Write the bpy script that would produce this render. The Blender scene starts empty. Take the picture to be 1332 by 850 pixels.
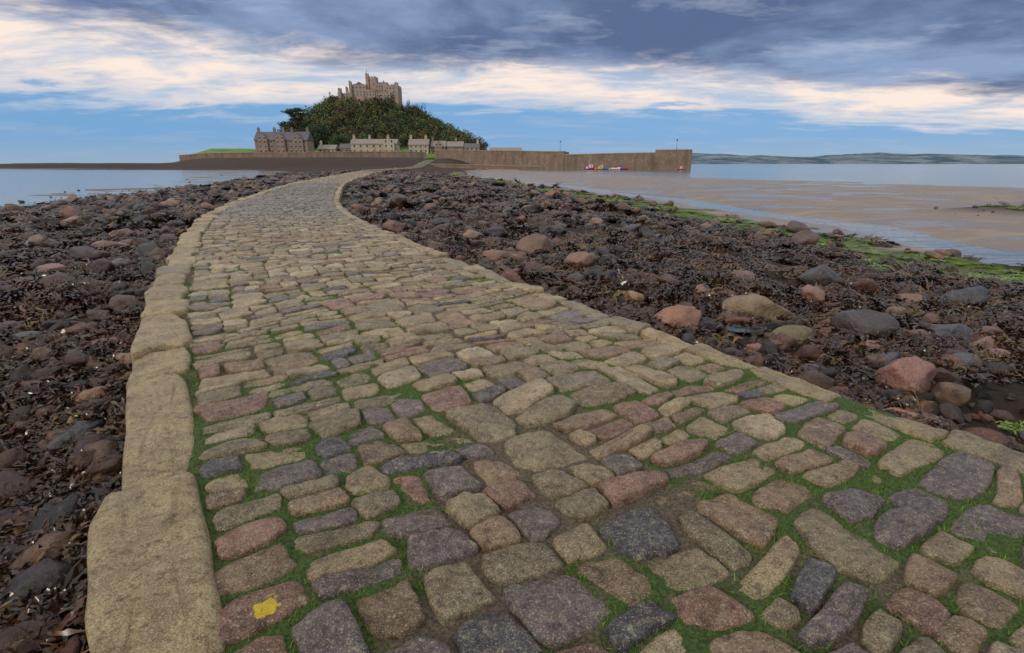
import bpy, math, random
import numpy as np
from mathutils import Vector, noise as mnoise
random.seed(7); RNG=np.random.default_rng(7)
sc=bpy.context.scene
sc.view_settings.view_transform='Standard'
sc.view_settings.look='None'
sc.view_settings.exposure=0
SEA=-1.2

# ------------------------------------------------------------------ helpers
def h2(ix,iy,seed):
    v=np.sin(ix*127.1+iy*311.7+seed*74.7)*43758.5453
    return v-np.floor(v)
def vn(x,y,seed=0):
    ix=np.floor(x);iy=np.floor(y);fx=x-ix;fy=y-iy
    fx=fx*fx*(3-2*fx);fy=fy*fy*(3-2*fy)
    a=h2(ix,iy,seed);b=h2(ix+1,iy,seed);c=h2(ix,iy+1,seed);d=h2(ix+1,iy+1,seed)
    return (a+(b-a)*fx)*(1-fy)+(c+(d-c)*fx)*fy
def fbm(x,y,seed=0,o=4):
    r=0;a=.5;t=0
    for i in range(o):
        r=r+a*vn(x,y,seed+i*3);t+=a;a*=.5;x=x*2.03+1.7;y=y*2.03+9.1
    return r/t
def ss(t):
    t=np.clip(t,0,1);return t*t*(3-2*t)

def mk(name,verts,quads=None,tris=None,col=None,mat=None,smooth=True,parent=None,mats=None,link=True):
    verts=np.asarray(verts,dtype=np.float32)
    me=bpy.data.meshes.new(name)
    q=np.asarray(quads,dtype=np.int32).reshape(-1,4) if quads is not None and len(quads) else np.zeros((0,4),np.int32)
    t=np.asarray(tris,dtype=np.int32).reshape(-1,3) if tris is not None and len(tris) else np.zeros((0,3),np.int32)
    me.vertices.add(len(verts));me.vertices.foreach_set('co',verts.ravel())
    nl=len(q)*4+len(t)*3
    me.loops.add(nl);me.polygons.add(len(q)+len(t))
    me.loops.foreach_set('vertex_index',np.concatenate([q.ravel(),t.ravel()]))
    st=np.concatenate([np.arange(len(q))*4,len(q)*4+np.arange(len(t))*3]).astype(np.int32)
    me.polygons.foreach_set('loop_start',st)
    me.update(calc_edges=True);me.validate()
    me.polygons.foreach_set('use_smooth',np.full(len(me.polygons),smooth))
    if col is not None:
        at=me.color_attributes.new('Col','FLOAT_COLOR','POINT')
        c=np.ones((len(verts),4),np.float32);c[:,:col.shape[1]]=col
        at.data.foreach_set('color',c.ravel())
    ob=bpy.data.objects.new(name,me)
    if mat: me.materials.append(mat)
    if link: sc.collection.objects.link(ob)
    if parent: ob.parent=parent
    return ob
def empty(name):
    e=bpy.data.objects.new(name,None);sc.collection.objects.link(e);return e

class NT:
    def __init__(s,nt): s.t=nt;s.n=nt.nodes;s.l=nt.links
    def new(s,ty,**k):
        n=s.n.new(ty)
        for a,b in k.items(): setattr(n,a,b)
        return n
    def set(s,sock,v):
        if isinstance(v,bpy.types.NodeSocket): s.l.new(v,sock)
        elif v is not None:
            if isinstance(v,(tuple,list)) and len(v)==3 and sock.type=='RGBA': v=(*v,1)
            sock.default_value=v
    def math(s,op,a,b=None,clamp=False):
        n=s.new('ShaderNodeMath',operation=op,use_clamp=clamp);s.set(n.inputs[0],a)
        if b is not None:s.set(n.inputs[1],b)
        return n.outputs[0]
    def mix(s,f,a,b,bt='MIX'):
        n=s.new('ShaderNodeMix',data_type='RGBA',blend_type=bt)
        s.set(n.inputs[0],f);s.set(n.inputs[6],a);s.set(n.inputs[7],b);return n.outputs[2]
    def noise(s,vec,scale,detail=4,rough=.55,dist=0):
        n=s.new('ShaderNodeTexNoise');s.set(n.inputs['Vector'],vec);n.inputs['Scale'].default_value=scale
        n.inputs['Detail'].default_value=detail;n.inputs['Roughness'].default_value=rough;n.inputs['Distortion'].default_value=dist
        return n.outputs['Fac']
    def rng(s,v,a,b,c=0,d=1,smooth=False):
        n=s.new('ShaderNodeMapRange');n.interpolation_type='SMOOTHSTEP' if smooth else 'LINEAR'
        s.set(n.inputs[0],v)
        for i,x in enumerate((a,b,c,d)): s.set(n.inputs[1+i],x)
        return n.outputs[0]
    def mapping(s,vec,scale=(1,1,1),rot=(0,0,0)):
        n=s.new('ShaderNodeMapping');s.set(n.inputs[0],vec);n.inputs['Scale'].default_value=scale;n.inputs['Rotation'].default_value=rot
        return n.outputs[0]
def material(name):
    m=bpy.data.materials.new(name);m.use_nodes=True
    T=NT(m.node_tree);b=T.n['Principled BSDF']
    tc=T.new('ShaderNodeTexCoord').outputs['Object']
    return m,T,b,tc
def bump(T,b,h,strength,dist,prev=None):
    n=T.new('ShaderNodeBump');n.inputs['Strength'].default_value=strength;n.inputs['Distance'].default_value=dist
    T.set(n.inputs['Height'],h)
    if prev is not None:T.l.new(prev,n.inputs['Normal'])
    T.l.new(n.outputs[0],b.inputs['Normal']);return n.outputs[0]
def vcol(T):
    n=T.new('ShaderNodeVertexColor');n.layer_name='Col';return n

# ------------------------------------------------------------------ materials
PAINT=[None]
def m_stone():
    m,T,b,tc=material('cobble_granite');vc=vcol(T)
    n1=T.noise(tc,6,5,.62);n2=T.noise(tc,150,3,.7);n3=T.noise(tc,30,6,.68);n4=T.noise(tc,2.1,4,.6);n5=T.noise(tc,14,5,.7)
    c=T.mix(T.rng(n1,.36,.60),T.mix(1,vc.outputs[0],(.58,.53,.49),'MULTIPLY'),vc.outputs[0])
    c=T.mix(T.rng(n3,.50,.70,0,.6),c,(.40,.32,.205))
    c=T.mix(T.rng(n3,.48,.34,0,.8),c,T.mix(1,c,(.29,.265,.25),'MULTIPLY'))
    c=T.mix(T.rng(n2,.44,.62,.0,.72),c,T.mix(1,c,(.30,.28,.27),'MULTIPLY'))
    c=T.mix(T.rng(n2,.42,.30,0,.8),c,(.58,.52,.42))
    c=T.mix(T.rng(n4,.5,.75,0,.5),c,T.mix(1,c,(.6,.55,.5),'MULTIPLY'))
    c=T.mix(T.rng(n5,.60,.68,0,.5),c,(.46,.41,.27))
    vm=T.new('ShaderNodeVectorMath',operation='DISTANCE');T.l.new(tc,vm.inputs[0]);PAINT[0]=vm
    d=T.math('ADD',vm.outputs['Value'],T.math('MULTIPLY',T.math('SUBTRACT',T.noise(tc,17,5,.6),.5),.13))
    c=T.mix(T.rng(d,.040,.035),c,(.58,.42,.02))
    T.set(b.inputs['Base Color'],c)
    T.set(b.inputs['Roughness'],T.math('SUBTRACT',T.rng(n1,.3,.7,.34,.60),T.math('MULTIPLY',T.math('SUBTRACT',1,vc.outputs[1]),.32)))
    p=bump(T,b,n3,1,.026);bump(T,b,n2,.9,.007,p);return m
def m_joint():
    m,T,b,tc=material('joint_moss_grit_shaded');vc=vcol(T)
    n=T.noise(tc,70,5,.75);n2=T.noise(tc,9,5,.7)
    moss=T.mix(T.rng(n,.35,.65),(.006,.014,.002),(.075,.14,.010));grit=T.mix(T.rng(n,.35,.65),(.022,.017,.012),(.18,.135,.085))  # moss and grit colours darkened to paint in the occlusion between stones
    s=T.new('ShaderNodeSeparateColor');T.l.new(vc.outputs[0],s.inputs[0])
    f=T.rng(T.math('ADD',s.outputs[0],T.math('MULTIPLY',T.math('SUBTRACT',n2,.5),.9)),.49,.61)
    T.set(b.inputs['Base Color'],T.mix(f,grit,moss));b.inputs['Roughness'].default_value=.8
    bump(T,b,n,1,.02);return m
def m_ground():
    m,T,b,tc=material('beach_ground');vc=vcol(T)
    s=T.new('ShaderNodeSeparateColor');T.l.new(vc.outputs[0],s.inputs[0])
    n=T.noise(tc,9,8,.75,.6);n2=T.noise(tc,.9,5,.6);n3=T.noise(tc,40,4,.7)
    weed=T.mix(T.rng(n,.35,.68),(.007,.004,.003),(.060,.033,.018))
    weed=T.mix(T.rng(T.noise(tc,1.3,6,.7),.55,.72,0,.6),weed,(.13,.07,.045))
    sm=T.mapping(tc,(.3,.8,1),(0,0,.5));ns=T.noise(sm,.5,8,.68,.6)
    sand=T.mix(T.rng(ns,.42,.58),(.12,.094,.080),(.27,.215,.18))
    sand=T.mix(T.rng(n3,.3,.7,0,.3),sand,(.1,.075,.06))
    green=T.mix(n,(.025,.05,.006),(.15,.22,.02))
    c=T.mix(s.outputs[0],weed,sand)
    gf=T.rng(T.math('ADD',s.outputs[1],T.math('MULTIPLY',T.math('SUBTRACT',T.noise(tc,1.4,5,.7),.5),1.3)),.5,.68)
    c=T.mix(gf,c,green)
    T.set(b.inputs['Base Color'],c)
    T.set(b.inputs['Roughness'],T.mix(s.outputs[0],(.8,.8,.8),T.rng(ns,.42,.52,.12,.75)))
    T.set(b.inputs['Specular IOR Level'],T.mix(s.outputs[0],(.25,.25,.25),T.rng(ns,.42,.54,.5,.25)))
    inv=T.rng(s.outputs[0],0,1,1,.16)
    p=bump(T,b,T.math('MULTIPLY',n,inv),1,.09);bump(T,b,T.math('MULTIPLY',n3,inv),.8,.015,p);return m
def m_weed():
    m,T,b,tc=material('seaweed');
    oi=T.new('ShaderNodeObjectInfo').outputs['Random']
    r=T.new('ShaderNodeValToRGB');T.l.new(oi,r.inputs[0]);cr=r.color_ramp
    cr.elements[0].color=(.008,.0045,.0025,1);cr.elements[1].color=(.080,.052,.014,1)
    for p,c in ((.3,(.022,.010,.006)),(.55,(.055,.023,.010)),(.8,(.016,.009,.005))):
        e=cr.elements.new(p);e.color=(*c,1)
    n=T.noise(tc,14,2)
    T.set(b.inputs['Base Color'],T.mix(T.rng(n,.4,.7),r.outputs[0],T.mix(1,r.outputs[0],(2.2,1.8,1.3),'MULTIPLY')))
    b.inputs['Roughness'].default_value=.25;b.inputs['Specular IOR Level'].default_value=.42;return m
def m_algae():
    m,T,b,tc=material('green_algae');oi=T.new('ShaderNodeObjectInfo').outputs['Random']
    T.set(b.inputs['Base Color'],T.mix(oi,(.05,.09,.008),(.16,.24,.02)));b.inputs['Roughness'].default_value=.5;return m
def m_rock(name='beach_rock',base=None):
    m,T,b,tc=material(name)
    n=T.noise(tc,2.2,6,.65);n2=T.noise(tc,22,5,.7);n3=T.noise(tc,70,3,.7)
    if base is None:
        oi=T.new('ShaderNodeObjectInfo').outputs['Random']
        r=T.new('ShaderNodeValToRGB');T.l.new(oi,r.inputs[0]);cr=r.color_ramp
        cr.elements[0].color=(.025,.025,.03,1);cr.elements[1].color=(.28,.19,.11,1)
        for p,c in ((.2,(.045,.036,.034)),(.36,(.15,.07,.045)),(.48,(.05,.05,.06)),(.62,(.28,.12,.075)),(.8,(.10,.07,.05)),(.9,(.26,.15,.10))):
            e=cr.elements.new(p);e.color=(*c,1)
        base=r.outputs[0];
    c=T.mix(T.rng(n,.35,.65,0,.85),base,T.mix(1,base,(.38,.33,.3),'MULTIPLY'))
    c=T.mix(T.rng(n2,.55,.75,0,.5),c,(.28,.2,.13))
    c=T.mix(T.rng(n3,.5,.66,0,.6),c,T.mix(1,c,(.35,.32,.3),'MULTIPLY'))
    T.set(b.inputs['Base Color'],c);T.set(b.inputs['Roughness'],T.rng(n,.3,.7,.22,.5))
    p=bump(T,b,n,.8,.12);bump(T,b,n2,.7,.03,p);return m
def m_water():
    m,T,b,tc=material('sea_water')
    mp=T.mapping(tc,(.35,1,1),(0,0,.15));n=T.noise(mp,1.3,4,.6);n2=T.noise(mp,.08,4,.6)
    T.set(b.inputs['Base Color'],T.mix(T.rng(n2,.35,.65),(.05,.085,.11),(.10,.13,.15)))
    b.inputs['Roughness'].default_value=.12;b.inputs['IOR'].default_value=1.33
    p=bump(T,b,n,.4,.12);bump(T,b,T.noise(mp,9,3),.25,.02,p);return m
def m_wall(name,a,bb,brick=True,sc_=.9):
    m,T,b,tc=material(name)
    n=T.noise(tc,.25,6,.65);n2=T.noise(tc,1.7,5,.7)
    c=T.mix(T.rng(n,.35,.65),a,bb);c=T.mix(T.rng(n2,.4,.7,0,.65),c,tuple(x*.38 for x in a))
    st=T.noise(T.mapping(tc,(.5,.5,.06)),1,5,.6);c=T.mix(T.rng(st,.48,.7,0,.6),c,tuple(x*.35 for x in a))
    T.set(b.inputs['Base Color'],c);b.inputs['Roughness'].default_value=.85
    if brick:
        v=T.new('ShaderNodeTexVoronoi');v.inputs['Scale'].default_value=sc_;v.feature='DISTANCE_TO_EDGE'
        T.l.new(T.mapping(tc,(1,1,1.8)),v.inputs['Vector'])
        e=T.rng(v.outputs[0],0,.08)
        T.set(b.inputs['Base Color'],T.mix(T.rng(e,0,1,.45,0),c,(.07,.055,.04)))
        bump(T,b,e,.5,.08)
    return m
def m_flat(name,c,rough=.6,var=.3,sc_=3):
    m,T,b,tc=material(name);n=T.noise(tc,sc_,5,.6)
    T.set(b.inputs['Base Color'],T.mix(T.rng(n,.3,.7),tuple(x*(1-var) for x in c),tuple(min(1,x*(1+var)) for x in c)));b.inputs['Roughness'].default_value=rough;return m
def m_leaf():
    m,T,b,tc=material('foliage');vc=vcol(T);T.l.new(vc.outputs[0],b.inputs['Base Color']);b.inputs['Roughness'].default_value=.7;return m
def m_hill():
    m,T,b,tc=material('hillside_grass');n=T.noise(tc,.12,6,.7);vc=vcol(T)
    s=T.new('ShaderNodeSeparateColor');T.l.new(vc.outputs[0],s.inputs[0])
    g=T.mix(T.rng(n,.35,.65),(.06,.12,.014),(.13,.22,.03));w=T.mix(n,(.012,.02,.008),(.04,.05,.02))
    T.set(b.inputs['Base Color'],T.mix(s.outputs[0],w,g));b.inputs['Roughness'].default_value=.9;return m
STONE=m_stone();JOINT=m_joint();GROUND=m_ground();WEED=m_weed();ALGAE=m_algae();ROCK=m_rock();WATER=m_water()
GRANITE=m_wall('castle_granite',(.36,.26,.21),(.48,.36,.28));PIERM=m_wall('harbour_granite',(.19,.13,.09),(.31,.215,.15),True,.75)
HOUSEW=m_wall('house_stone',(.27,.19,.15),(.35,.26,.21));CREAM=m_wall('cream_render',(.42,.335,.25),(.52,.43,.33),False)
SLATE=m_flat('roof_slate',(.085,.075,.085));SLATE2=m_flat('roof_slate_light',(.20,.165,.14));GLASS=m_flat('window_dark',(.03,.035,.045),.2)
LEAF=m_leaf();HILL=m_hill();BARK=m_flat('bark',(.07,.05,.035),.9);TRIM=m_flat('stone_trim',(.45,.38,.3),.8)
MOSS=m_flat('moss_green',(.075,.15,.008),.7,.6,20);METAL=m_flat('painted_metal',(.05,.05,.055),.5)

# ------------------------------------------------------------------ causeway centre line
CP=[(6.1,-6.8),(3.45,-2.57),(1.33,.83),(-.79,4.23),(-2.38,6.78),(-4.42,10.5),(-6.5,14.6),(-8.6,19.6),(-11.3,28),(-16.1,45),(-21.8,73),(-27.5,100),(-34.5,150),(-39,215),(-43,265),(-48,325)]
def catmull(P,n=24):
    P=[np.array(p,float) for p in P];P=[2*P[0]-P[1]]+P+[2*P[-1]-P[-2]];out=[]
    for i in range(1,len(P)-2):
        a,b,c,d=P[i-1:i+3]
        t0=0;t1=t0+np.linalg.norm(b-a)**.5;t2=t1+np.linalg.norm(c-b)**.5;t3=t2+np.linalg.norm(d-c)**.5
        for t in np.linspace(t1,t2,n,endpoint=False):
            A1=(t1-t)/(t1-t0)*a+(t-t0)/(t1-t0)*b;A2=(t2-t)/(t2-t1)*b+(t-t1)/(t2-t1)*c;A3=(t3-t)/(t3-t2)*c+(t-t2)/(t3-t2)*d
            B1=(t2-t)/(t2-t0)*A1+(t-t0)/(t2-t0)*A2;B2=(t3-t)/(t3-t1)*A2+(t-t1)/(t3-t1)*A3
            out.append((t2-t)/(t2-t1)*B1+(t-t1)/(t2-t1)*B2)
    out.append(P[-2]);return np.array(out)
CL=catmull(CP);dl=np.diff(CL,axis=0);SL=np.concatenate([[0],np.cumsum(np.linalg.norm(dl,axis=1))])
TG=np.gradient(CL,SL,axis=0);TG/=np.linalg.norm(TG,axis=1)[:,None]
SMAX=SL[-1]
def pz_y(y): return 3.6*ss((y-200)/130.)
def path_xy(s,w):
    x=np.interp(s,SL,CL[:,0]);y=np.interp(s,SL,CL[:,1]);tx=np.interp(s,SL,TG[:,0]);ty=np.interp(s,SL,TG[:,1])
    return x+ty*w,y-tx*w
def path_world(s,w,z):
    x,y=path_xy(s,w)
    z=z+pz_y(y)+.06*(fbm(x*.6,y*.6,5,3)-.5)-.012*(w/2)**2
    return x,y,z
def path_dist(x,y):
    x=np.asarray(x,float).ravel();y=np.asarray(y,float).ravel();D=np.empty(len(x))
    P0=CL[:-1:2];n=len(P0);P1=np.vstack([P0[1:],CL[-1:]]);V=P1-P0;L2=(V**2).sum(1)
    for i in range(0,len(x),20000):
        px=x[i:i+20000,None]-P0[None,:,0];py=y[i:i+20000,None]-P0[None,:,1]
        t=np.clip((px*V[:,0]+py*V[:,1])/L2,0,1)
        dx=px-t*V[:,0];dy=py-t*V[:,1];d2=dx*dx+dy*dy;k=d2.argmin(1);r=np.arange(len(k))
        sg=np.sign(dx[r,k]*V[k,1]-dy[r,k]*V[k,0]);D[i:i+20000]=np.sqrt(d2[r,k])*sg
    return D
def bR(y): return np.interp(y,[-30,12.8,31,64,109,180,240,300],[17,13.2,11,4,-10,-16,-16,0])
def wR(y): return np.interp(y,[-30,56,98,150,200,260,300],[110,60,38,16,6,0,0])
def bL(y): return np.interp(y,[-30,32,51,82,181,225,245],[-29,-31,-34.5,-43,-75,-105,-215])
def ground(x,y,d):
    e=np.abs(d)-2.1;pz=pz_y(y)
    xc=np.interp(y,CL[:,1],CL[:,0])
    nz=(fbm(x*.9,y*.9,11,4)-.5)*.42+(fbm(x*.15,y*.15,3,3)-.5)*.35
    tr=(x-xc-2.4)/(bR(y)-xc-2.4);tl=(xc-2.4-x)/(xc-2.4-bL(y))
    big=(fbm(x*.06,y*.12,21,4)-.5);md=(fbm(x*.25,y*.5,23,4)-.5)
    u=(x-bR(y))/np.maximum(wR(y)-bR(y),1)
    sand=-1.055+big*.15+md*.09-.12*ss(u)-.24*np.exp(-((x-bR(y)-2.4-big*6)/1.9)**2)-1.0*ss((u-1)*1.5)
    rk=-.27-.80*ss(tr*.95)**.9+nz*np.clip(e,0,1)
    wr=ss((tr-.93+big*.25+md*.3)/.12)
    zr=rk*(1-wr)+sand*wr
    rkl=-.30-.85*ss(tl)+nz*np.clip(e,0,1)
    wl=ss((tl-.93+big*.35)/.15)
    zl=rkl*(1-wl)+(-1.24+big*.28+md*.14-.9*ss((tl-1.5)/1.5))*wl
    z=np.where(d>0,zr,zl)
    sandm=np.where(d>0,wr,wl*.6)
    q=((x-36)/12.5)**2+((y-29.5-.05*(x-34))/3.4)**2
    isl=ss((1.4-q+(nz*2.2))/1.2);z=z+isl*.30;sandm=sandm*(1-isl)
    rho=np.sqrt(((x+112)/125)**2+((y-430)/180)**2)
    zi=-1.6+6.2*ss((1.12-rho)/.32)+nz*1.4
    sp=np.sqrt(((x+215)/135)**2+((y-335)/62)**2);zs=-1.6+3.2*ss((1.1-sp)/.5)+nz*1.2
    zz=np.maximum(zi,zs);m=ss((zz-z)/.3);z=np.maximum(z,zz);sandm=sandm*(1-m)
    k=ss(e/5.0)*(y>150)+ (y<=150)*1.0
    z=(pz-.28)*(1-k)+z*k
    z=np.where(e<.02,pz-.30,z)
    al=np.where(d>0,np.exp(-((tr-.89)/.14)**2)*.82+isl*.66,np.exp(-((tl-.97)/.04)**2)*.3)*(1-sandm*.6)*(y<170)
    return z,sandm,al
def gz(x,y):
    d=path_dist(x,y);z,s,a=ground(np.asarray(x,float),np.asarray(y,float),d);return z,s,a,d

def smap(n,a,lo,hi,c):
    u=np.linspace(math.asinh((lo-c)/a),math.asinh((hi-c)/a),n);return c+a*np.sinh(u)
gx=smap(620,3.5,-700,600,0);gy=smap(600,4.5,-60,720,5)
X,Y=np.meshgrid(gx,gy);x=X.ravel();y=Y.ravel();z,sm,al,d=gz(x,y)
def gridq(nx,ny,off=0):
    i=np.arange(nx-1)[None,:]+np.arange(ny-1)[:,None]*nx;i=i.ravel()+off
    return np.stack([i,i+1,i+nx+1,i+nx],1)
mk('beach_ground',np.stack([x,y,z],1),gridq(len(gx),len(gy)),col=np.stack([sm,al,np.zeros_like(sm)],1),mat=GROUND)
mk('sea',[(-9000,-3000,SEA),(9000,-3000,SEA),(9000,9000,SEA),(-9000,9000,SEA)],[(0,1,2,3)],mat=WATER)

# ------------------------------------------------------------------ causeway : joints sheet
def moss_mask(x,y):
    return fbm(x*1.5,y*1.5,31,5)+.085*np.clip(1.3-np.hypot(x-2.0,y-2.4)/4,0,1)+.07*np.clip(1-np.hypot(x+.9,y-1.5)/1.5,0,1)
sA=np.concatenate([np.arange(0,34,.05),np.arange(34,90,.3),np.arange(90,SMAX,1.5),[SMAX-.01]])
wA=np.linspace(-2.02,2.08,84)
S,W=np.meshgrid(sA,wA,indexing='ij');s=S.ravel();w=W.ravel()
x0,y0=path_xy(s,w);mm=moss_mask(x0,y0)
z=-.038+.020*fbm(x0*14,y0*14,8,3)+.010*ss((mm-.5)/.12)
x,y,z=path_world(s,w,z)
mk('causeway_bed',np.stack([x,y,z],1),gridq(len(wA),len(sA)),col=np.stack([mm,mm,mm],1),mat=JOINT)

# ------------------------------------------------------------------ stones
def warp(s,w):
    return s+.38*(fbm(s*.55,w*.55,51,3)-.5)+.09*(vn(s*2.6,w*2.6,77)-.5), w+(.18*(fbm(s*.7+40,w*.7,61,3)-.5)+.05*(vn(s*2.9,w*2.9,79)-.5))*(1-np.clip(np.abs(w)/1.8,0,1)**4)
def stones(name,C,mat,n,prof,dowarp=True,cuts=4,cutd=(.96,1.3),wob=1.2):
    M=len(C);th=np.linspace(0,2*np.pi,n,endpoint=False)[None,:];s0,w0,a,b,p,h=[C[:,i][:,None] for i in range(6)]
    c,sn=np.cos(th),np.sin(th)
    r=(np.abs(c)**p+np.abs(sn)**p)**(-1/p)
    for k in range(cuts):
        fi=RNG.uniform(0,6.28,(M,1));dd=RNG.uniform(*cutd,(M,1))
        cc=np.cos(th-fi);r=np.where(cc>.2,np.minimum(r,dd/np.maximum(cc,.2)),r)
    ph=RNG.uniform(0,6.28,(M,4))
    r=r*(1+wob*(.014*np.sin(2*th+ph[:,:1])+.018*np.sin(3*th+ph[:,1:2])+.014*np.sin(5*th+ph[:,2:3])+.014*np.sin(9*th+ph[:,3:4])))
    k=RNG.normal(0,.085*wob,(M,2));rot=RNG.normal(0,.045*wob,(M,1))
    ox=a*r*c*(1+k[:,:1]*sn);oy=b*r*sn*(1+k[:,1:]*c)
    ox,oy=ox*np.cos(rot)-oy*np.sin(rot),ox*np.sin(rot)+oy*np.cos(rot)
    tilt=RNG.normal(0,.045,(M,2));V=[];R=len(prof)
    inset=np.minimum(a,b)
    for (ins,zz) in prof:
        if ins<.5: fx=np.clip(1-ins*inset/a,0,1);fy=np.clip(1-ins*inset/b,0,1)
        else: fx=fy=1-ins
        X_=ox*fx;Y_=oy*fy
        Z_=h+zz+X_*tilt[:,:1]+Y_*tilt[:,1:]
        lump=(vn((X_+w0)*20,(Y_+s0)*20,9)-.5)*.014+(vn((X_+w0)*6,(Y_+s0)*6,19)-.5)*.020
        Z_=Z_+(lump if zz>-.03 else 0)
        V.append(np.stack([s0+Y_,w0+X_,Z_],-1))
    V=np.stack(V,1)
    cen=np.stack([s0[:,0],w0[:,0],h[:,0]+prof[-1][1]+.001],-1)[:,None,:]
    V=np.concatenate([V.reshape(M,R*n,3),cen],1);nv=R*n+1
    s=V[...,0].ravel();w=V[...,1].ravel();z=V[...,2].ravel()
    if dowarp:s,w=warp(s,w)
    x,y,z=path_world(s,w,z)
    j=np.arange(n);q=[]
    for i in range(R-1):
        q.append(np.stack([i*n+j,i*n+(j+1)%n,(i+1)*n+(j+1)%n,(i+1)*n+j],1))
    q=np.concatenate(q);t=np.stack([(R-1)*n+j,(R-1)*n+(j+1)%n,np.full(n,R*n)],1)
    off=(np.arange(M)*nv)[:,None,None]
    col=np.repeat(C[:,6:10],nv,axis=0)
    return mk(name,np.stack([x,y,z],1),(q[None]+off).reshape(-1,4)[:,::-1],(t[None]+off).reshape(-1,3)[:,::-1],col=col,mat=mat)
PAL=np.array([(.42,.325,.175),(.31,.25,.14),(.32,.215,.12),(.33,.18,.12),(.19,.15,.145),(.095,.09,.10),(.52,.42,.26)])
def pick(x,y):
    dist=math.hypot(x,y)
    near=max(0,min(1,(5.0-dist)/3.2))
    pr=np.array([.30,.23,.15,.06,.05,.02,.19])*(1-near)+np.array([.12,.18,.25,.18,.16,.08,.03])*near
    c=PAL[RNG.choice(7,p=pr/pr.sum())]*RNG.uniform(.80,1.18)*(1-.10*near)
    wet=0
    if 12<y<48:
        k=min(1,(y-12)/5,(48-y)/8)*(.4+.6*RNG.random());c=c*(1-k*.8)+np.array([.085,.10,.12])*k*.8;wet=k*.9  # wet stretch: darker stones, their blue-grey sheen mixed into the colour
    if RNG.random()<.40: wet=max(wet,.65)
    return (*c,1-wet)
cells=[];s=.2
while s<118:
    far=s>45;nearrow=s<14
    T_=RNG.uniform(.29,.45)*(1.25 if far else 1)*(1.05 if nearrow else 1)
    w=-1.71+RNG.uniform(-.02,.02)
    while w<1.84:
        L=RNG.uniform(.20,.46)*(1.15 if far else 1)
        if w+L>1.68: L=1.865-w
        if L<.1: break
        r=RNG.random()
        if r<.07 and L>.28: parts=[(0,1)]
        elif r<.84: f=RNG.uniform(.36,.64);parts=[(0,f),(f,1)]
        else: parts=[(0,.33),(.33,.68),(.68,1)]
        for (f0,f1) in parts:
            segs=[(0,1)] if L<.36 or RNG.random()<.74 else ([(0,.5),(.5,1)] if RNG.random()<.5 else [(0,.36),(.36,1)])
            for g0,g1 in segs:
                cells.append((s+T_*(f0+f1)/2,w+L*(g0+g1)/2,L*(g1-g0)/2,T_*(f1-f0)/2))
        w+=L
    s+=T_
rows={0:[],1:[],2:[]}
for (s_,w_,a_,b_) in cells:
    x_,y_=path_xy(s_,w_);D_=math.hypot(x_,y_)
    if y_<-2.2: continue
    nr=max(0,min(1,(5.5-D_)/3));g=RNG.uniform(.002,.008)+nr*.0025;a2=max(.03,a_-g);b2=max(.03,b_-g)
    lod=0 if D_<8 else (1 if D_<28 else 2)
    rows[lod].append((s_+RNG.normal(0,.006),w_+RNG.normal(0,.006),a2*RNG.uniform(.95,1.02),b2*RNG.uniform(.94,1.02),RNG.uniform(4.8,11),RNG.normal(0,.009),*pick(x_,y_)))
R0=np.array(rows[0]);ws,ww=warp(R0[:,0],R0[:,1]);wx,wy=path_xy(ws,ww);ki=int(np.argmin((wx+.75)**2+(wy-1.42)**2-.3*R0[:,2]))
PAINT[0].inputs[1].default_value=(float(wx[ki])+.02,float(wy[ki]),0)
cobb=empty('cobblestone_causeway')
prof0=[(0,-.065),(0,-.034),(.02,-.017),(.055,-.008),(.11,-.003),(.20,.000),(.35,.003),(.49,.004),(.75,.006)]
prof1=[(0,-.05),(.02,-.016),(.10,-.002),(.42,.004)]
prof2=[(0,-.04),(.08,-.002)]
o=stones('cobbles_near',R0,STONE,40,prof0);o.parent=cobb
o=stones('cobbles_middle',np.array(rows[1]),STONE,20,prof1);o.parent=cobb
o=stones('cobbles_far',np.array(rows[2]),STONE,8,prof2);o.parent=cobb
bpy.data.objects['causeway_bed'].parent=cobb
K=[]
def s_of(x,y):
    ts=np.linspace(0,40,4001);a,b=path_xy(ts,-1.9);return float(ts[np.argmin((a-x)**2+(b-y)**2)])
def kadd(s,L,wc,hw,h,jit,c):
    K.append((s+L/2,wc+RNG.normal(0,jit),hw*RNG.uniform(.86,1.10),L/2-.004,RNG.uniform(11,22),h+RNG.normal(0,.012),*c,.95))
def kerb(wc,hw,lmin,lmax,h,jit,s):
    while s<SMAX-1:
        k=1 if s<60 else 3
        L=RNG.uniform(lmin,lmax)*k
        c=np.array((.45,.345,.175))*RNG.uniform(.78,1.12)
        if RNG.random()<.25:c=np.array((.32,.26,.15))
        kadd(s,L,wc,hw,h,jit,c);s+=L
marks=[s_of(-1.81,2.13),s_of(-2.59,3.54),s_of(-3.0,4.07),s_of(-3.8,5.0)]
ks=[marks[0]-2.3,marks[0]-1.25]+marks
for a_,b_ in zip(ks[:-1],ks[1:]): kadd(a_,b_-a_,-1.92,.200,.022,.02,np.array((.45,.345,.175))*RNG.uniform(.88,1.08))
kerb(-1.92,.205,.3,.85,.024,.035,marks[-1]);kerb(1.985,.125,.40,1.0,.008,.012,.6)
profk=[(0,-.42),(.0,-.08),(.015,-.030),(.05,-.015),(.11,-.006),(.20,-.001),(.30,.001),(.42,.002),(.49,.003),(.65,.003),(.82,.003)]
o=stones('kerb_stones',np.array(K),STONE,84,profk,dowarp=False,cuts=4,cutd=(1.02,1.36),wob=.8);o.parent=cobb
N=420000
s=RNG.uniform(2.2,17,N);w=RNG.uniform(-2.0,2.05,N);x0,y0=path_xy(s,w);m=moss_mask(x0,y0)
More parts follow.
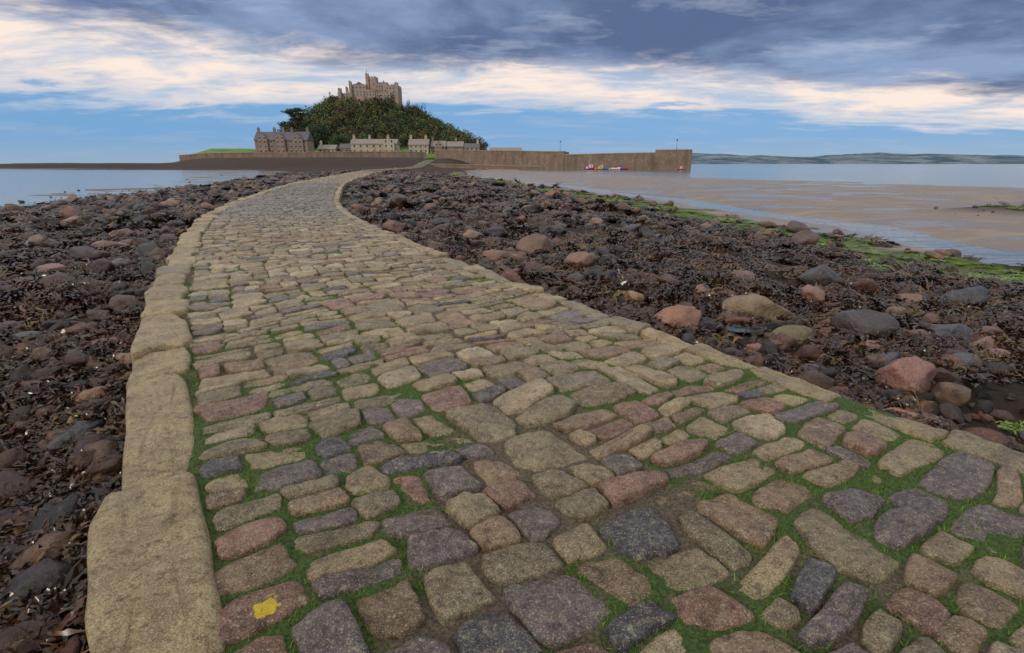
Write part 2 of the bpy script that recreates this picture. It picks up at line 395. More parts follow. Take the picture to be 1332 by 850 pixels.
keep=(m+RNG.normal(0,.035,N)>.52)&(np.hypot(x0,y0)<9);s=s[keep];w=w[keep];n=len(s)
zb=np.full(n,-.028);hh=RNG.uniform(.010,.034,n)
x,y,z=path_world(s,w,zb);an=RNG.uniform(0,6.28,n);wd=RNG.uniform(.0015,.004,n);lx=RNG.normal(0,.013,n);ly=RNG.normal(0,.013,n)
A=np.stack([x-np.cos(an)*wd,y-np.sin(an)*wd,z],1);B=np.stack([x+np.cos(an)*wd,y+np.sin(an)*wd,z],1);Cc=np.stack([x+lx,y+ly,z+hh],1)
V=np.stack([A,B,Cc],1).reshape(-1,3);o=mk('moss',V,None,np.arange(n*3).reshape(-1,3),mat=MOSS,smooth=False);

# ------------------------------------------------------------------ scatter tools
def scatter(name,P,rot,scl,protos):
    coll=bpy.data.collections.new(name+'_source')
    for p in protos: coll.objects.link(p)
    me=bpy.data.meshes.new(name);me.vertices.add(len(P));me.vertices.foreach_set('co',np.asarray(P,np.float32).ravel())
    for nm,arr in (('rot',rot),('scl',scl)):
        a=me.attributes.new(nm,'FLOAT_VECTOR','POINT');a.data.foreach_set('vector',np.asarray(arr,np.float32).ravel())
    a=me.attributes.new('idx','INT','POINT');a.data.foreach_set('value',RNG.integers(0,len(protos),len(P)).astype(np.int32))
    ob=bpy.data.objects.new(name,me);sc.collection.objects.link(ob)
    g=bpy.data.node_groups.new(name,'GeometryNodeTree')
    g.interface.new_socket('Geometry',in_out='INPUT',socket_type='NodeSocketGeometry')
    g.interface.new_socket('Geometry',in_out='OUTPUT',socket_type='NodeSocketGeometry')
    T=NT(g);gi=T.new('NodeGroupInput');go=T.new('NodeGroupOutput')
    ci=T.new('GeometryNodeCollectionInfo');ci.inputs[0].default_value=coll;ci.inputs[1].default_value=True;ci.inputs[2].default_value=True
    ip=T.new('GeometryNodeInstanceOnPoints');ip.inputs['Pick Instance'].default_value=True
    def na(nm,dt):
        n=T.new('GeometryNodeInputNamedAttribute',data_type=dt);n.inputs[0].default_value=nm;return n.outputs[0]
    er=T.new('FunctionNodeEulerToRotation');T.l.new(na('rot','FLOAT_VECTOR'),er.inputs[0])
    T.l.new(gi.outputs[0],ip.inputs['Points']);T.l.new(ci.outputs[0],ip.inputs['Instance']);T.l.new(na('idx','INT'),ip.inputs['Instance Index'])
    T.l.new(er.outputs[0],ip.inputs['Rotation']);T.l.new(na('scl','FLOAT_VECTOR'),ip.inputs['Scale']);T.l.new(ip.outputs[0],go.inputs[0])
    md=ob.modifiers.new('scatter','NODES');md.node_group=g;return ob
def rockmesh(name,seed,sub=3,sx=1,sy=.8,sz=.55,mat=ROCK,rough=.28,cuts=5,link=False):
    import bmesh
    bm=bmesh.new();bmesh.ops.create_icosphere(bm,subdivisions=sub,radius=1)
    r=random.Random(seed);off=Vector((r.random()*50,r.random()*50,r.random()*50))
    pl=[(Vector((r.gauss(0,1),r.gauss(0,1),r.gauss(0,1))).normalized(),r.uniform(.55,.85)) for _ in range(cuts)]
    for v in bm.verts:
        c=v.co.copy()
        for nrm,dd in pl:
            k=c.dot(nrm)-dd
            if k>0:c-=nrm*k*.95
        c*=1+rough*mnoise.noise(c*1.2+off)+rough*.35*mnoise.noise(c*3.3+off)+rough*.12*mnoise.noise(c*9+off)
        v.co=Vector((c.x*sx,c.y*sy,c.z*sz))
    me=bpy.data.meshes.new(name);bm.to_mesh(me);bm.free()
    for p in me.polygons:p.use_smooth=True
    me.materials.append(mat);ob=bpy.data.objects.new(name,me)
    if link:sc.collection.objects.link(ob)
    return ob
def frondclump(name,seed,nf,mat,R=.2):
    r=np.random.default_rng(seed);V=[];Q=[];k=0
    for f in range(nf):
        st=r.normal(0,R*.45,2);an=r.uniform(0,6.28);wd=r.uniform(.004,.012);L=r.uniform(.08,.22);seg=6
        z=r.uniform(.0,.05);vz=r.uniform(.0,.02);p=np.array([st[0],st[1],z]);tw=r.uniform(0,3)
        br=[(p,an,wd,seg,vz)]
        if r.random()<.6: br+= [(p,an+r.uniform(.3,.8),wd*.8,5,vz*.7)]
        for (p,an,wd,seg,vz) in br:
            p=p.copy()
            for i in range(seg+1):
                ww=wd*(1.2-.2*i/seg)*(1+.5*math.sin(i*2.1+f)) if i<seg else wd*.35
                nx,ny=-math.sin(an),math.cos(an);tz=math.sin(tw+i*.5)*.8
                V+= [(p[0]+nx*ww,p[1]+ny*ww,p[2]+tz*ww),(p[0]-nx*ww,p[1]-ny*ww,p[2]-tz*ww)]
                if i<seg:Q.append((k,k+1,k+3,k+2))
                k+=2
                an+=r.normal(0,.35);st_=L/seg;p=p+np.array([math.cos(an)*st_,math.sin(an)*st_,vz+r.normal(0,.008)]);vz-=.005;p[2]=max(p[2],-.01)
    return mk(name,V,Q,mat=mat,link=False)
WP=[frondclump('frond%d'%i,i,70,WEED) for i in range(7)]
AP=[frondclump('algae%d'%i,40+i,60,ALGAE) for i in range(3)]
RP=[rockmesh('rock%d'%i,i,3,1,RNG.uniform(.6,.95),RNG.uniform(.35,.7),cuts=8) for i in range(10)]
def fan(N,r0,r1,a=62):
    r=np.exp(RNG.uniform(math.log(r0),math.log(r1),N));t=np.radians(RNG.uniform(-a,a,N));return np.sin(t)*r,np.cos(t)*r-.6
x,y=fan(30000,1.2,120);z,sm,al,d=gz(x,y);e=np.abs(d)-2.1
den=fbm(x*.8,y*.8,91,3)
k=(e>.10)&(sm<.4)&(z>SEA+.0)&(den>.40)&(al+RNG.normal(0,.12,len(x))<.5);x,y,z=x[k],y[k],z[k];n=len(x);rr=np.hypot(x,y)
s_=RNG.uniform(.55,1.2,n)*np.clip((rr/7)**.55,.75,5)
ew=e[k];s_=np.minimum(s_,.5+ew*2.2)
scatter('seaweed',np.stack([x,y,z],1),np.stack([RNG.normal(0,.22,n),RNG.normal(0,.22,n),RNG.uniform(0,6.28,n)],1),np.stack([s_,s_,s_*RNG.uniform(.7,1.5,n)*np.clip(8/rr,.25,1)],1),WP)
x,y=fan(18000,4,120);z,sm,al,d=gz(x,y)
k=(np.abs(d)>2.6)&(al+RNG.normal(0,.15,len(x))+(fbm(x*.5,y*.5,14,3)-.5)*1.3>.54)&(z>SEA-.02)&(sm<.9);x,y,z=x[k],y[k],z[k];n=len(x);rr=np.hypot(x,y)
s_=RNG.uniform(.5,1.1,n)*np.clip((rr/8)**.5,.7,3)
scatter('green_algae',np.stack([x,y,z+.03],1),np.stack([np.zeros(n),np.zeros(n),RNG.uniform(0,6.28,n)],1),np.stack([s_,s_,s_*.45*np.clip(8/rr,.25,1)],1),AP)
x,y=fan(30000,1.2,160);z,sm,al,d=gz(x,y);e=np.abs(d)-2.1
den=fbm(x*.45,y*.45,71,3);den2=np.exp(-np.maximum(e,0)/1.6)*.24+np.where((d<0),.10,0)
k=(e>.10)&((sm<.45)|((sm<.97)&(RNG.random(len(x))<.25)))&(z>SEA-.03)&(den+den2+RNG.normal(0,.1,len(x))>.55);x,y,z,e,sm=x[k],y[k],z[k],e[k],sm[k];n=len(x);rr=np.hypot(x,y)
s_=np.exp(RNG.normal(math.log(.054),.6,n))*np.clip((rr/5)**.5,.8,4);s_=np.minimum(s_,.04+e*.5)
s_=np.minimum(s_,.16*np.clip(rr/6,1,3))*np.where(sm>.45,.5,1)
scatter('beach_stones',np.stack([x,y,z+s_*.35],1),np.stack([RNG.normal(0,.35,n),RNG.normal(0,.35,n),RNG.uniform(0,6.28,n)],1),np.stack([s_,s_,s_],1),RP)
x,y=fan(13000,1.0,8,75);z,sm,al,d=gz(x,y);e=np.abs(d)-2.1
k=(e>.08)&((d<0)|(e<1.0));x,y,z=x[k],y[k],z[k];n=len(x);s_=np.exp(RNG.normal(math.log(.028),.55,n))
scatter('pebbles',np.stack([x,y,z+.015],1),np.stack([RNG.normal(0,.4,n),RNG.normal(0,.4,n),RNG.uniform(0,6.28,n)],1),np.stack([s_,s_,s_],1),RP)
BL=[(3.27,6.55,.47,.6,.6,-.5,(.25,.18,.10)),(1.98,5.75,.36,.7,.6,.3,(.30,.14,.085)),(3.32,4.0,.26,.8,.8,.35,(.31,.155,.125)),
(4.1,5.6,.38,.75,.68,.2,(.05,.035,.032)),(7.7,8.5,.44,.7,.55,.4,(.055,.055,.065)),(.55,11.3,.50,.7,.6,.2,(.16,.09,.055)),
(1.72,7.05,.19,.8,.7,0,(.34,.22,.11)),(2.75,4.35,.17,.7,.5,.1,(.10,.08,.10)),(3.05,3.45,.33,.5,.32,-.25,(.28,.155,.105)),
(3.8,5.05,.22,.6,.38,.2,(.30,.13,.08)),(4.3,4.55,.20,.7,.5,.1,(.07,.08,.1)),(2.95,5.1,.25,.6,.45,0,(.16,.12,.055)),(2.5,4.95,.11,.8,.6,0,(.3,.14,.09)),
(5.9,9.6,.5,.6,.5,.3,(.05,.04,.04)),(-.3,10.2,.34,.7,.6,.1,(.24,.12,.075)),(1.3,9.6,.36,.7,.6,.9,(.22,.12,.075)),(1.0,7.7,.2,.7,.6,.9,(.07,.06,.06)),
(-5.8,5.6,.22,.7,.5,.3,(.12,.07,.06)),(-7.6,8.3,.26,.7,.5,.3,(.28,.16,.12)),(-6.9,9.0,.24,.7,.5,.8,(.14,.12,.12)),(-10.3,13.6,.38,.7,.5,.1,(.28,.17,.13)),
(-3.3,3.7,.14,.7,.7,.5,(.26,.12,.07)),(-3.0,3.1,.16,.7,.6,1.2,(.05,.05,.055)),(-4.1,4.9,.18,.7,.5,.5,(.28,.14,.1)),(-5.0,5.0,.2,.6,.4,.5,(.08,.09,.1)),(-3.9,3.2,.15,.7,.5,.5,(.28,.14,.09)),(-4.6,3.6,.16,.7,.5,.2,(.06,.06,.07)),(-9,11.5,.35,.7,.45,.2,(.24,.12,.08)),(-14,17,.45,.7,.45,.2,(.26,.15,.11)),(4.9,6.4,.24,.7,.5,1,(.22,.11,.07)),(5.6,6.2,.24,.7,.5,0,(.06,.06,.07)),
(2.3,6.3,.16,.8,.6,0,(.10,.07,.05)),(2.9,7.6,.2,.8,.6,.6,(.24,.12,.08)),(6.6,6.7,.26,.7,.5,.2,(.14,.08,.06)),(-2.5,2.4,.10,.8,.6,.2,(.22,.11,.08)),(-2.75,2.9,.09,.8,.6,1.2,(.28,.14,.1)),(4.6,3.9,.16,.7,.5,.4,(.12,.07,.06)),(3.9,3.4,.13,.7,.5,.4,(.05,.05,.06)),(-.9,12.5,.3,.8,.6,.4,(.24,.15,.1)),
(-2.35,1.9,.11,.8,.6,.2,(.26,.13,.09)),(-2.9,2.3,.12,.8,.6,1.2,(.07,.07,.08)),(-3.5,4.4,.15,.7,.6,.2,(.28,.15,.1)),(-5.2,7.4,.2,.8,.6,.2,(.27,.14,.1)),(-6.1,7.2,.2,.8,.6,.9,(.2,.16,.12)),(3.6,4.6,.16,.8,.6,.2,(.09,.08,.10)),(4.9,4.9,.2,.8,.6,.2,(.24,.12,.08)),(4.6,7.6,.26,.8,.6,.7,(.26,.13,.085)),(3.9,8.6,.28,.7,.6,.3,(.2,.11,.08)),(2.2,8.4,.24,.7,.6,.3,(.26,.14,.09)),(5.3,5.4,.2,.7,.6,.3,(.28,.15,.1)),(6.4,8.0,.3,.7,.6,1.3,(.22,.12,.09))]
bm_={}
for i,(bx,by,L,sy,sz,yaw,c) in enumerate(BL):
    if c not in bm_:bm_[c]=m_rock('boulder_rock',(*c,1))
    ob=rockmesh('boulder',100+i,4,L,L*sy,L*sz,bm_[c],.22,9,True)
    zz=float(gz([bx],[by])[0][0]);ob.location=(bx,by,zz+L*sz*.6);ob.rotation_euler=(random.uniform(-.15,.15),random.uniform(-.15,.15),yaw)
def pool(cx,cy,rx,ry,seed):
    n=40;t=np.linspace(0,6.283,n,endpoint=False);r=1+.3*(vn(np.cos(t)*1.6+5,np.sin(t)*1.6+5,seed)-.5)*2
    zz=float(gz([cx],[cy])[0][0])+.06
    V=np.stack([cx+rx*r*np.cos(t),cy+ry*r*np.sin(t),np.full(n,zz)],1);V=np.vstack([V,[cx,cy,zz]])
    mk('rock_pool',V,None,[(i,(i+1)%n,n) for i in range(n)],mat=WATER)
pool(3.0,4.0,.17,.24,1);pool(2.6,5.6,.2,.15,2)

# ------------------------------------------------------------------ island hill
hx=[-252,-240,-228,-208,-192,-178,-166,-156,-105,-85,-63,-45,-25,-5,30];hh_=[-1,7,13,27,34,41,52,56,54,38,27,18,10,6,-1]
def hill(x,y):
    xs_=x-(520-np.minimum(y,520))*.22*np.clip((-x-95)/60,0,1)
    h=np.interp(xs_,hx,hh_);t=np.where(y<520,(520-y)/115,(y-520)/120);g=ss(1.08-t)**.8
    base=np.minimum(h,7.2+3.6*ss((-160-x)/14)*ss((y-334)/20));z=base+(h-base)*g
    z=z-8*ss((y-600)/60)+ (fbm(x*.06,y*.06,6,4)-.5)*5*g
    return -2+(z+2)*ss((y-329)/7)
ax=np.linspace(-260,40,150);ay=np.linspace(328,680,180);X,Y=np.meshgrid(ax,ay);x=X.ravel();y=Y.ravel();z=hill(x,y)
gm=ss((15-z)/4)
mk('island_hill',np.stack([x,y,z],1),gridq(150,180),col=np.stack([gm,gm,gm],1),mat=HILL)

class MB:
    def __init__(s):s.v=[];s.q=[];s.t=[]
    def box(s,x0,x1,y0,y1,z0,z1):
        k=len(s.v);s.v+=[(x0,y0,z0),(x1,y0,z0),(x1,y1,z0),(x0,y1,z0),(x0,y0,z1),(x1,y0,z1),(x1,y1,z1),(x0,y1,z1)]
        s.q+=[(k+a,k+b,k+c,k+d) for a,b,c,d in((0,3,2,1),(4,5,6,7),(0,1,5,4),(1,2,6,5),(2,3,7,6),(3,0,4,7))]
    def gable(s,x0,x1,y0,y1,z0,z1,axis='x'):
        k=len(s.v)
        if axis=='x':
            ym=(y0+y1)/2;s.v+=[(x0,y0,z0),(x1,y0,z0),(x1,y1,z0),(x0,y1,z0),(x0,ym,z1),(x1,ym,z1)]
            s.q+=[(k,k+1,k+5,k+4),(k+2,k+3,k+4,k+5),(k,k+3,k+2,k+1)];s.t+=[(k,k+4,k+3),(k+1,k+2,k+5)]
        else:
            xm=(x0+x1)/2;s.v+=[(x0,y0,z0),(x1,y0,z0),(x1,y1,z0),(x0,y1,z0),(xm,y0,z1),(xm,y1,z1)]
            s.q+=[(k,k+4,k+5,k+3),(k+1,k+2,k+5,k+4),(k,k+3,k+2,k+1)];s.t+=[(k,k+1,k+4),(k+3,k+5,k+2)]
    def cren(s,x0,x1,y0,y1,z,h=1.2,w=1.3,g=1.0):
        for a in np.arange(x0,x1-w*.5,w+g):
            s.box(a,min(a+w,x1),y0-.05,y0+.55,z-.02,z+h);s.box(a,min(a+w,x1),y1-.55,y1+.05,z-.02,z+h)
        for b in np.arange(y0+w,y1-w,w+g):
            s.box(x0-.05,x0+.55,b,b+w,z-.02,z+h);s.box(x1-.55,x1+.05,b,b+w,z-.02,z+h)
    def out(s,name,mat,parent):
        if s.v:return mk(name,s.v,s.q,s.t,mat=mat,smooth=False,parent=parent)
def windows(W,S,x0,x1,y,zs,n,w=.9,h=1.5,frac=1):
    for zz in zs:
        for i in range(n):
            if random.random()>frac:continue
            xc=x0+(x1-x0)*(i+.5)/n
            W.box(xc-w/2,xc+w/2,y-.06,y+.1,zz,zz+h);S.box(xc-w/2-.2,xc+w/2+.2,y-.16,y+.05,zz-.3,zz-.02);S.box(xc-w/2-.15,xc+w/2+.15,y-.13,y+.05,zz+h+.02,zz+h+.3)
def house(name,x0,x1,y0,dep,z0,eave,ridge,wall,roof,cols,floors,gables=(),chims=(),par=None):
    e=empty(name);Wl,R,Wi,S,C=MB(),MB(),MB(),MB(),MB()
    Wl.box(x0,x1,y0,y0+dep,z0-1,eave);Wl.gable(x0+.02,x1-.02,y0+.02,y0+dep-.02,eave-.02,ridge-.35)
    R.gable(x0-.4,x1+.4,y0-.5,y0+dep+.5,eave-.15,ridge)
    fh=(eave-z0)/floors
    windows(Wi,S,x0,x1,y0,[z0+fh*i+fh*.33 for i in range(floors)],cols,h=fh*.45)
    for (ga,gb,gr) in gables:
        Wl.box(ga,gb,y0-1.2,y0+dep*.5,z0-1,eave+.4);Wl.gable(ga+.05,gb-.05,y0-1.2,y0+dep*.5,eave+.38,gr,'y')
        R.gable(ga-.3,gb+.3,y0-.9,y0+dep*.5,eave+.2,gr+.25,'y')
        windows(Wi,S,ga,gb,y0-1.2,[z0+fh*i+fh*.33 for i in range(floors)]+[eave+.6],2,w=.8,h=fh*.45)
    for cx in chims:
        C.box(cx-.7,cx+.7,y0+dep*.5-.6,y0+dep*.5+.6,eave,ridge+1.7);C.box(cx-.8,cx+.8,y0+dep*.5-.7,y0+dep*.5+.7,ridge+1.72,ridge+1.95)
        for k in(-.4,.1,.5):C.box(cx+k-.14,cx+k+.14,y0+dep*.5-.14,y0+dep*.5+.14,ridge+1.97,ridge+2.7)
    Wl.out('walls',wall,e);R.out('roof',roof,e);Wi.out('windows',GLASS,e);S.out('sills_and_lintels',TRIM,e);C.out('chimneys',wall,e);return e
house('terraced_stone_house',-161,-128,340,11,7.4,15.5,20.6,HOUSEW,SLATE,8,3,gables=((-158.5,-152.5,19.3),(-147.5,-141.5,19.3),(-136.5,-130.5,19.3)),chims=(-160,-150,-144.5,-139,-129.2))
house('quay_house',-103,-74,347,10,7.2,13.6,16.6,CREAM,SLATE2,7,2,gables=((-82,-75,16.5),),chims=(-102,-92,-80))
house('stone_cottage',-126,-115,352,8,7.2,10.5,13.2,CREAM,SLATE2,4,1,chims=(-125,))
house('stone_cottage',-113.5,-105,356,8,7.2,11,14,HOUSEW,SLATE,3,1,chims=(-106,))
house('harbour_cottage',-69,-56,362,9,8,13.5,17.2,CREAM,SLATE2,4,2,chims=(-68,-58))
house('harbour_cottage',-54.5,-45,366,9,8,12.5,16.2,HOUSEW,SLATE2,3,2,gables=((-52,-47,16),),chims=(-54,))
house('harbour_cottage',-43.5,-33,364,9,8,12.5,15.8,HOUSEW,SLATE2,4,2,chims=(-38,))
house('harbour_cottage',-31.5,-22,360,9,7,11.5,14.4,CREAM,SLATE,3,2,chims=(-23,))
house('boat_house',-14,6,340,8,5.5,9.0,11.2,HOUSEW,SLATE2,5,1)
# castle
e=empty('hilltop_castle');Wl,R,Wi,S=MB(),MB(),MB(),MB()
def blk(x0,x1,y0,y1,z0,z1,cr=True,n=0,zs=(),w=1.0,h=1.8):
    Wl.box(x0,x1,y0,y1,z0,z1)
    if cr:Wl.cren(x0,x1,y0,y1,z1)
    if n:windows(Wi,S,x0,x1,y0,zs,n,w,h,.85)
Z=48
blk(-142,-128.2,490,506,Z,71.5,True,4,(59,63.5,67.8))
blk(-128,-119.4,494,504,Z,81,True,2,(72.5,76.5))
blk(-128.6,-126,493,496,Z,84.5,True)
blk(-119.2,-108.6,491,508,Z,72.8,True,4,(60,64.5,69))
blk(-108.4,-97.6,488,506,Z,70.5,True,4,(58,62.5,66.5))
blk(-136,-118,484,489.8,Z-4,64.5,True,6,(58.5,61.6),.9,1.5)
blk(-117.5,-104,484.5,487.8,Z-4,62,True,4,(57.5,))
blk(-153,-143,494,504,Z-4,62,True,3,(57.5,60))
blk(-155.5,-152.8,492,495,Z-6,67.5,True)
blk(-149,-147,494.5,497,Z,69.5,True);blk(-143.6,-141.3,488.6,491,Z,75,True);blk(-99.5,-96.8,486.5,489.3,Z-4,73,True)
R.gable(-140.5,-129.5,492,504,71.52,75.5,'y');R.gable(-118,-109.5,493,506,72.82,76.5,'x')
for cx,cz in((-136,75),(-113,77),(-105,73),(-102,74)):Wl.box(cx-.6,cx+.6,498,499.4,70,cz+1)
for mb in (Wl,R,Wi,S):
    mb.v=[(-125+(x+125)*.92,y,56+(z-56)*.70 if z>56 else z) for x,y,z in mb.v]
Wl.out('walls_and_towers',GRANITE,e);R.out('roofs',SLATE,e);Wi.out('windows',GLASS,e);S.out('window_surrounds',TRIM,e)
F=MB();F.box(-127.4,-127.2,494.4,494.6,75,80);F.out('flagpole',METAL,e)
GR=m_rock('outcrop_rock',(.17,.15,.12,1))
for i in range(16):
    xx=-156+i*3.9;yy=480+random.uniform(-6,2);o=rockmesh('rock_outcrop',300+i,3,random.uniform(2.0,3.8),3,random.uniform(1.6,3),GR,.3,7,True);o.location=(xx,yy,float(hill(np.array([xx]),np.array([yy]))[0])+1)

def wallpoly(name,P,th,mat,sub=1.0,batter=.35,zc=.0):
    e=empty(name);V=[];Q=[]
    P=np.array(P,float);d=np.gradient(P[:,:2],axis=0);d/=np.linalg.norm(d,axis=1)[:,None];nx,ny=d[:,1],-d[:,0]
    for i,(x,y,z0,z1) in enumerate(P):
        V+=[(x+nx[i]*(batter),y+ny[i]*batter,z0),(x,y,z1),(x-nx[i]*th,y-ny[i]*th,z1),(x-nx[i]*(th+batter),y-ny[i]*(th+batter),z0)]
    n=len(P)
    for i in range(n-1):
        a=i*4;b=a+4
        Q+=[(a,b,b+1,a+1),(a+1,b+1,b+2,a+2),(a+2,b+2,b+3,a+3)]
    Q+=[(0,1,2,3),((n-1)*4+3,(n-1)*4+2,(n-1)*4+1,(n-1)*4)]
    mk('masonry',V,Q,mat=mat,smooth=False,parent=e)
    V=[];Q=[]
    for i,(x,y,z0,z1) in enumerate(P):
        o=.18
        V+=[(x+nx[i]*o,y+ny[i]*o,z1+.004),(x+nx[i]*o,y+ny[i]*o,z1+.42),(x-nx[i]*.9,y-ny[i]*.9,z1+.42),(x-nx[i]*.9,y-ny[i]*.9,z1+.004)]
    for i in range(n-1):
        a=i*4;b=a+4;Q+=[(a,b,b+1,a+1),(a+1,b+1,b+2,a+2),(a+2,b+2,b+3,a+3),(a+3,b+3,b,a)]
    Q+=[(0,1,2,3),((n-1)*4+3,(n-1)*4+2,(n-1)*4+1,(n-1)*4)]
    mk('coping',V,Q,mat=TRIMW,smooth=False,parent=e);return e
TRIMW=m_wall('coping_stone',(.30,.22,.16),(.40,.30,.22),False)
wallpoly('sea_wall',[(-203,329,1,6.0),(-185,328,1,7.2),(-160,327,1,7.6),(-127,326,1,7.8),(-95,325,1,8.0),(-66,325,1,8.2),(-52,327,1,7.6)],2.2,PIERM)
wallpoly('harbour_wall',[(-47,330,0,9.0),(-30,318,-1,8.8),(-14,303,-2,8.2),(6,287,-2,7.6),(22,272,-2,7.0),(26,268,-2,7.0)],3.5,PIERM)
wallpoly('stone_pier',[(26,266,-2.2,5.4),(36,262,-2.2,5.6),(50,256.5,-2.2,5.9),(64,251,-2.2,6.0),(80,246,-2.2,6.1)],7,PIERM)
wallpoly('pier_head',[(66,249,-2.2,7.2),(73,246.5,-2.2,7.2),(81,243.6,-2.2,7.2)],8.4,PIERM)
wallpoly('slipway',[(-46,262,-1,1.2),(-30,258,-2,.9),(-10,256,-2.2,.5),(14,256,-2.3,-.2)],4,PIERM)
def lamp(x,y,z,h):
    e=empty('lamp_post');n=8;V=[];Q=[];prof=[(.16,0),(.16,.5),(.08,.55),(.05,h-.6),(.05,h-.5)]
    for r,zz in prof:
        for i in range(n):V.append((x+r*math.cos(i*math.pi/4),y+r*math.sin(i*math.pi/4),z+zz))
    for k in range(len(prof)-1):
        for i in range(n):Q.append((k*n+i,k*n+(i+1)%n,(k+1)*n+(i+1)%n,(k+1)*n+i))
    mk('post',V,Q,mat=METAL,parent=e);B=MB();B.box(x-.22,x+.22,y-.22,y+.22,z+h-.5,z+h);B.gable(x-.3,x+.3,y-.3,y+.3,z+h+.01,z+h+.3);B.out('lantern',METAL,e)
lamp(24,270,7.4,4.6);lamp(75,247,7.6,4.2)
def boat(kind,x,y,L,yaw,c,c2,mast=False):
    e=empty(kind);n=9;V=[];Q=[]
    for i in range(n):
        t=i/(n-1);w=.19*L*(1-(max(0,t-.35)/.65)**2.2)*(.85+.15*min(1,t/.3));sh=.16*L+.10*L*t**2
        if i==n-1:w=.01*L
        X_=(t-.5)*L
        V+=[(X_,-w,sh),(X_,-w*.75,.05*L),(X_*.96,0,0),(X_,w*.75,.05*L),(X_,w,sh),(X_,w*.9,sh-.03*L),(X_,0,sh-.07*L),(X_,-w*.9,sh-.03*L)]
    for i in range(n-1):
        for j in range(8):Q.append((i*8+j,i*8+(j+1)%8,(i+1)*8+(j+1)%8,(i+1)*8+j))
    Q+=[(0,1,2,3),(0,3,4,7)];a=mk('hull',V,Q,mat=m_flat('hull_paint',c,.4,.15),parent=e)
    B=MB();B.box(-.05*L,.18*L,-.1*L,.1*L,.17*L,.36*L);B.box(-.07*L,.2*L,-.115*L,.115*L,.362*L,.385*L)
    if mast:B.box(-.12*L,-.105*L,-.01*L,.01*L,.12*L,.75*L)
    B.out('wheelhouse',m_flat('boat_paint',c2,.4,.1),e)
    W=MB();W.box(.02*L,.1*L,-.104*L,.104*L,.25*L,.33*L);W.box(.17*L,.183*L,-.08*L,.08*L,.25*L,.33*L);W.out('cabin_windows',GLASS,e)
    zz=max(SEA-.1,float(gz([x],[y])[0][0]));e.location=(x,y,zz);e.rotation_euler=(.05,0,yaw)
boat('fishing_boat',36,247,6,.2,(.5,.03,.03),(.7,.68,.65),True);boat('fishing_boat',42,249,5.2,2.9,(.05,.14,.45),(.6,.6,.6));boat('motor_boat',47,245,5,.1,(.65,.63,.6),(.5,.08,.06))
boat('motor_boat',39.5,243,4.2,.5,(.6,.2,.04),(.6,.5,.2));boat('fishing_boat',51,247,5.4,3.3,(.45,.04,.05),(.08,.2,.5),True);boat('motor_boat',34,243,3.8,1.0,(.06,.1,.35),(.6,.6,.6));boat('motor_boat',75,238,4,.3,(.4,.08,.07),(.55,.55,.5))

# ------------------------------------------------------------------ trees
def leaves(C,R,n,size,base,r):
    u=r.normal(0,1,(n,3));u/=np.linalg.norm(u,axis=1)[:,None];rad=r.uniform(.55,1.05,(n,1));P=C+u*R*rad
    a=r.normal(0,1,(n,3));a/=np.linalg.norm(a,axis=1)[:,None];b=np.cross(a,u+r.normal(0,.4,(n,3)));b/=np.linalg.norm(b,axis=1)[:,None]+1e-6
    sz=size*r.uniform(.5,1.2,(n,1))
    V=np.stack([P-a*sz,P-b*sz*.7,P+a*sz,P+b*sz*.7],1)
    c=base*r.uniform(.55,1.5,(n,1));return V.reshape(-1,3),np.repeat(c,4,axis=0)
r=np.random.default_rng(3);VV=[];CC=[];TR=MB()
GP=[np.array(c) for c in((.030,.052,.014),(.045,.072,.018),(.075,.095,.018),(.018,.032,.013),(.10,.09,.022),(.035,.055,.022),(.09,.065,.02))]
cnt=0;tries=0
while cnt<760 and tries<40000:
    tries+=1
    x_=r.uniform(-235,-8);y_=r.uniform(398,545);z_=float(hill(np.array([x_]),np.array([y_]))[0])
    if z_<11.5 or (-157<x_<-96 and y_>479) or x_<-.412*y_:continue
    top=float(ss((z_-40)/14));R_=r.uniform(3.4,6.8)*(1-.35*top);H=r.uniform(6,12)*(1-.35*top)
    if x_<-158:H*=1.15
    base=GP[r.integers(len(GP))];cnt+=1
    for k in range(r.integers(4,7)):
        c=np.array([x_,y_,z_+H*.6])+r.normal(0,1,3)*np.array([R_*.5,R_*.5,H*.2])
        v,cc=leaves(c,np.array([R_*.48,R_*.48,H*.25]),34,.62,base*r.uniform(.5,1.7),r);VV.append(v);CC.append(cc)
    TR.box(x_-.2,x_+.2,y_-.2,y_+.2,z_-.5,z_+H*.6)
V=np.concatenate(VV);C=np.concatenate(CC);fe=empty('hillside_trees')
mk('foliage',V,np.arange(len(V)).reshape(-1,4),col=C,mat=LEAF,smooth=False,parent=fe);TR.out('trunks',BARK,fe)
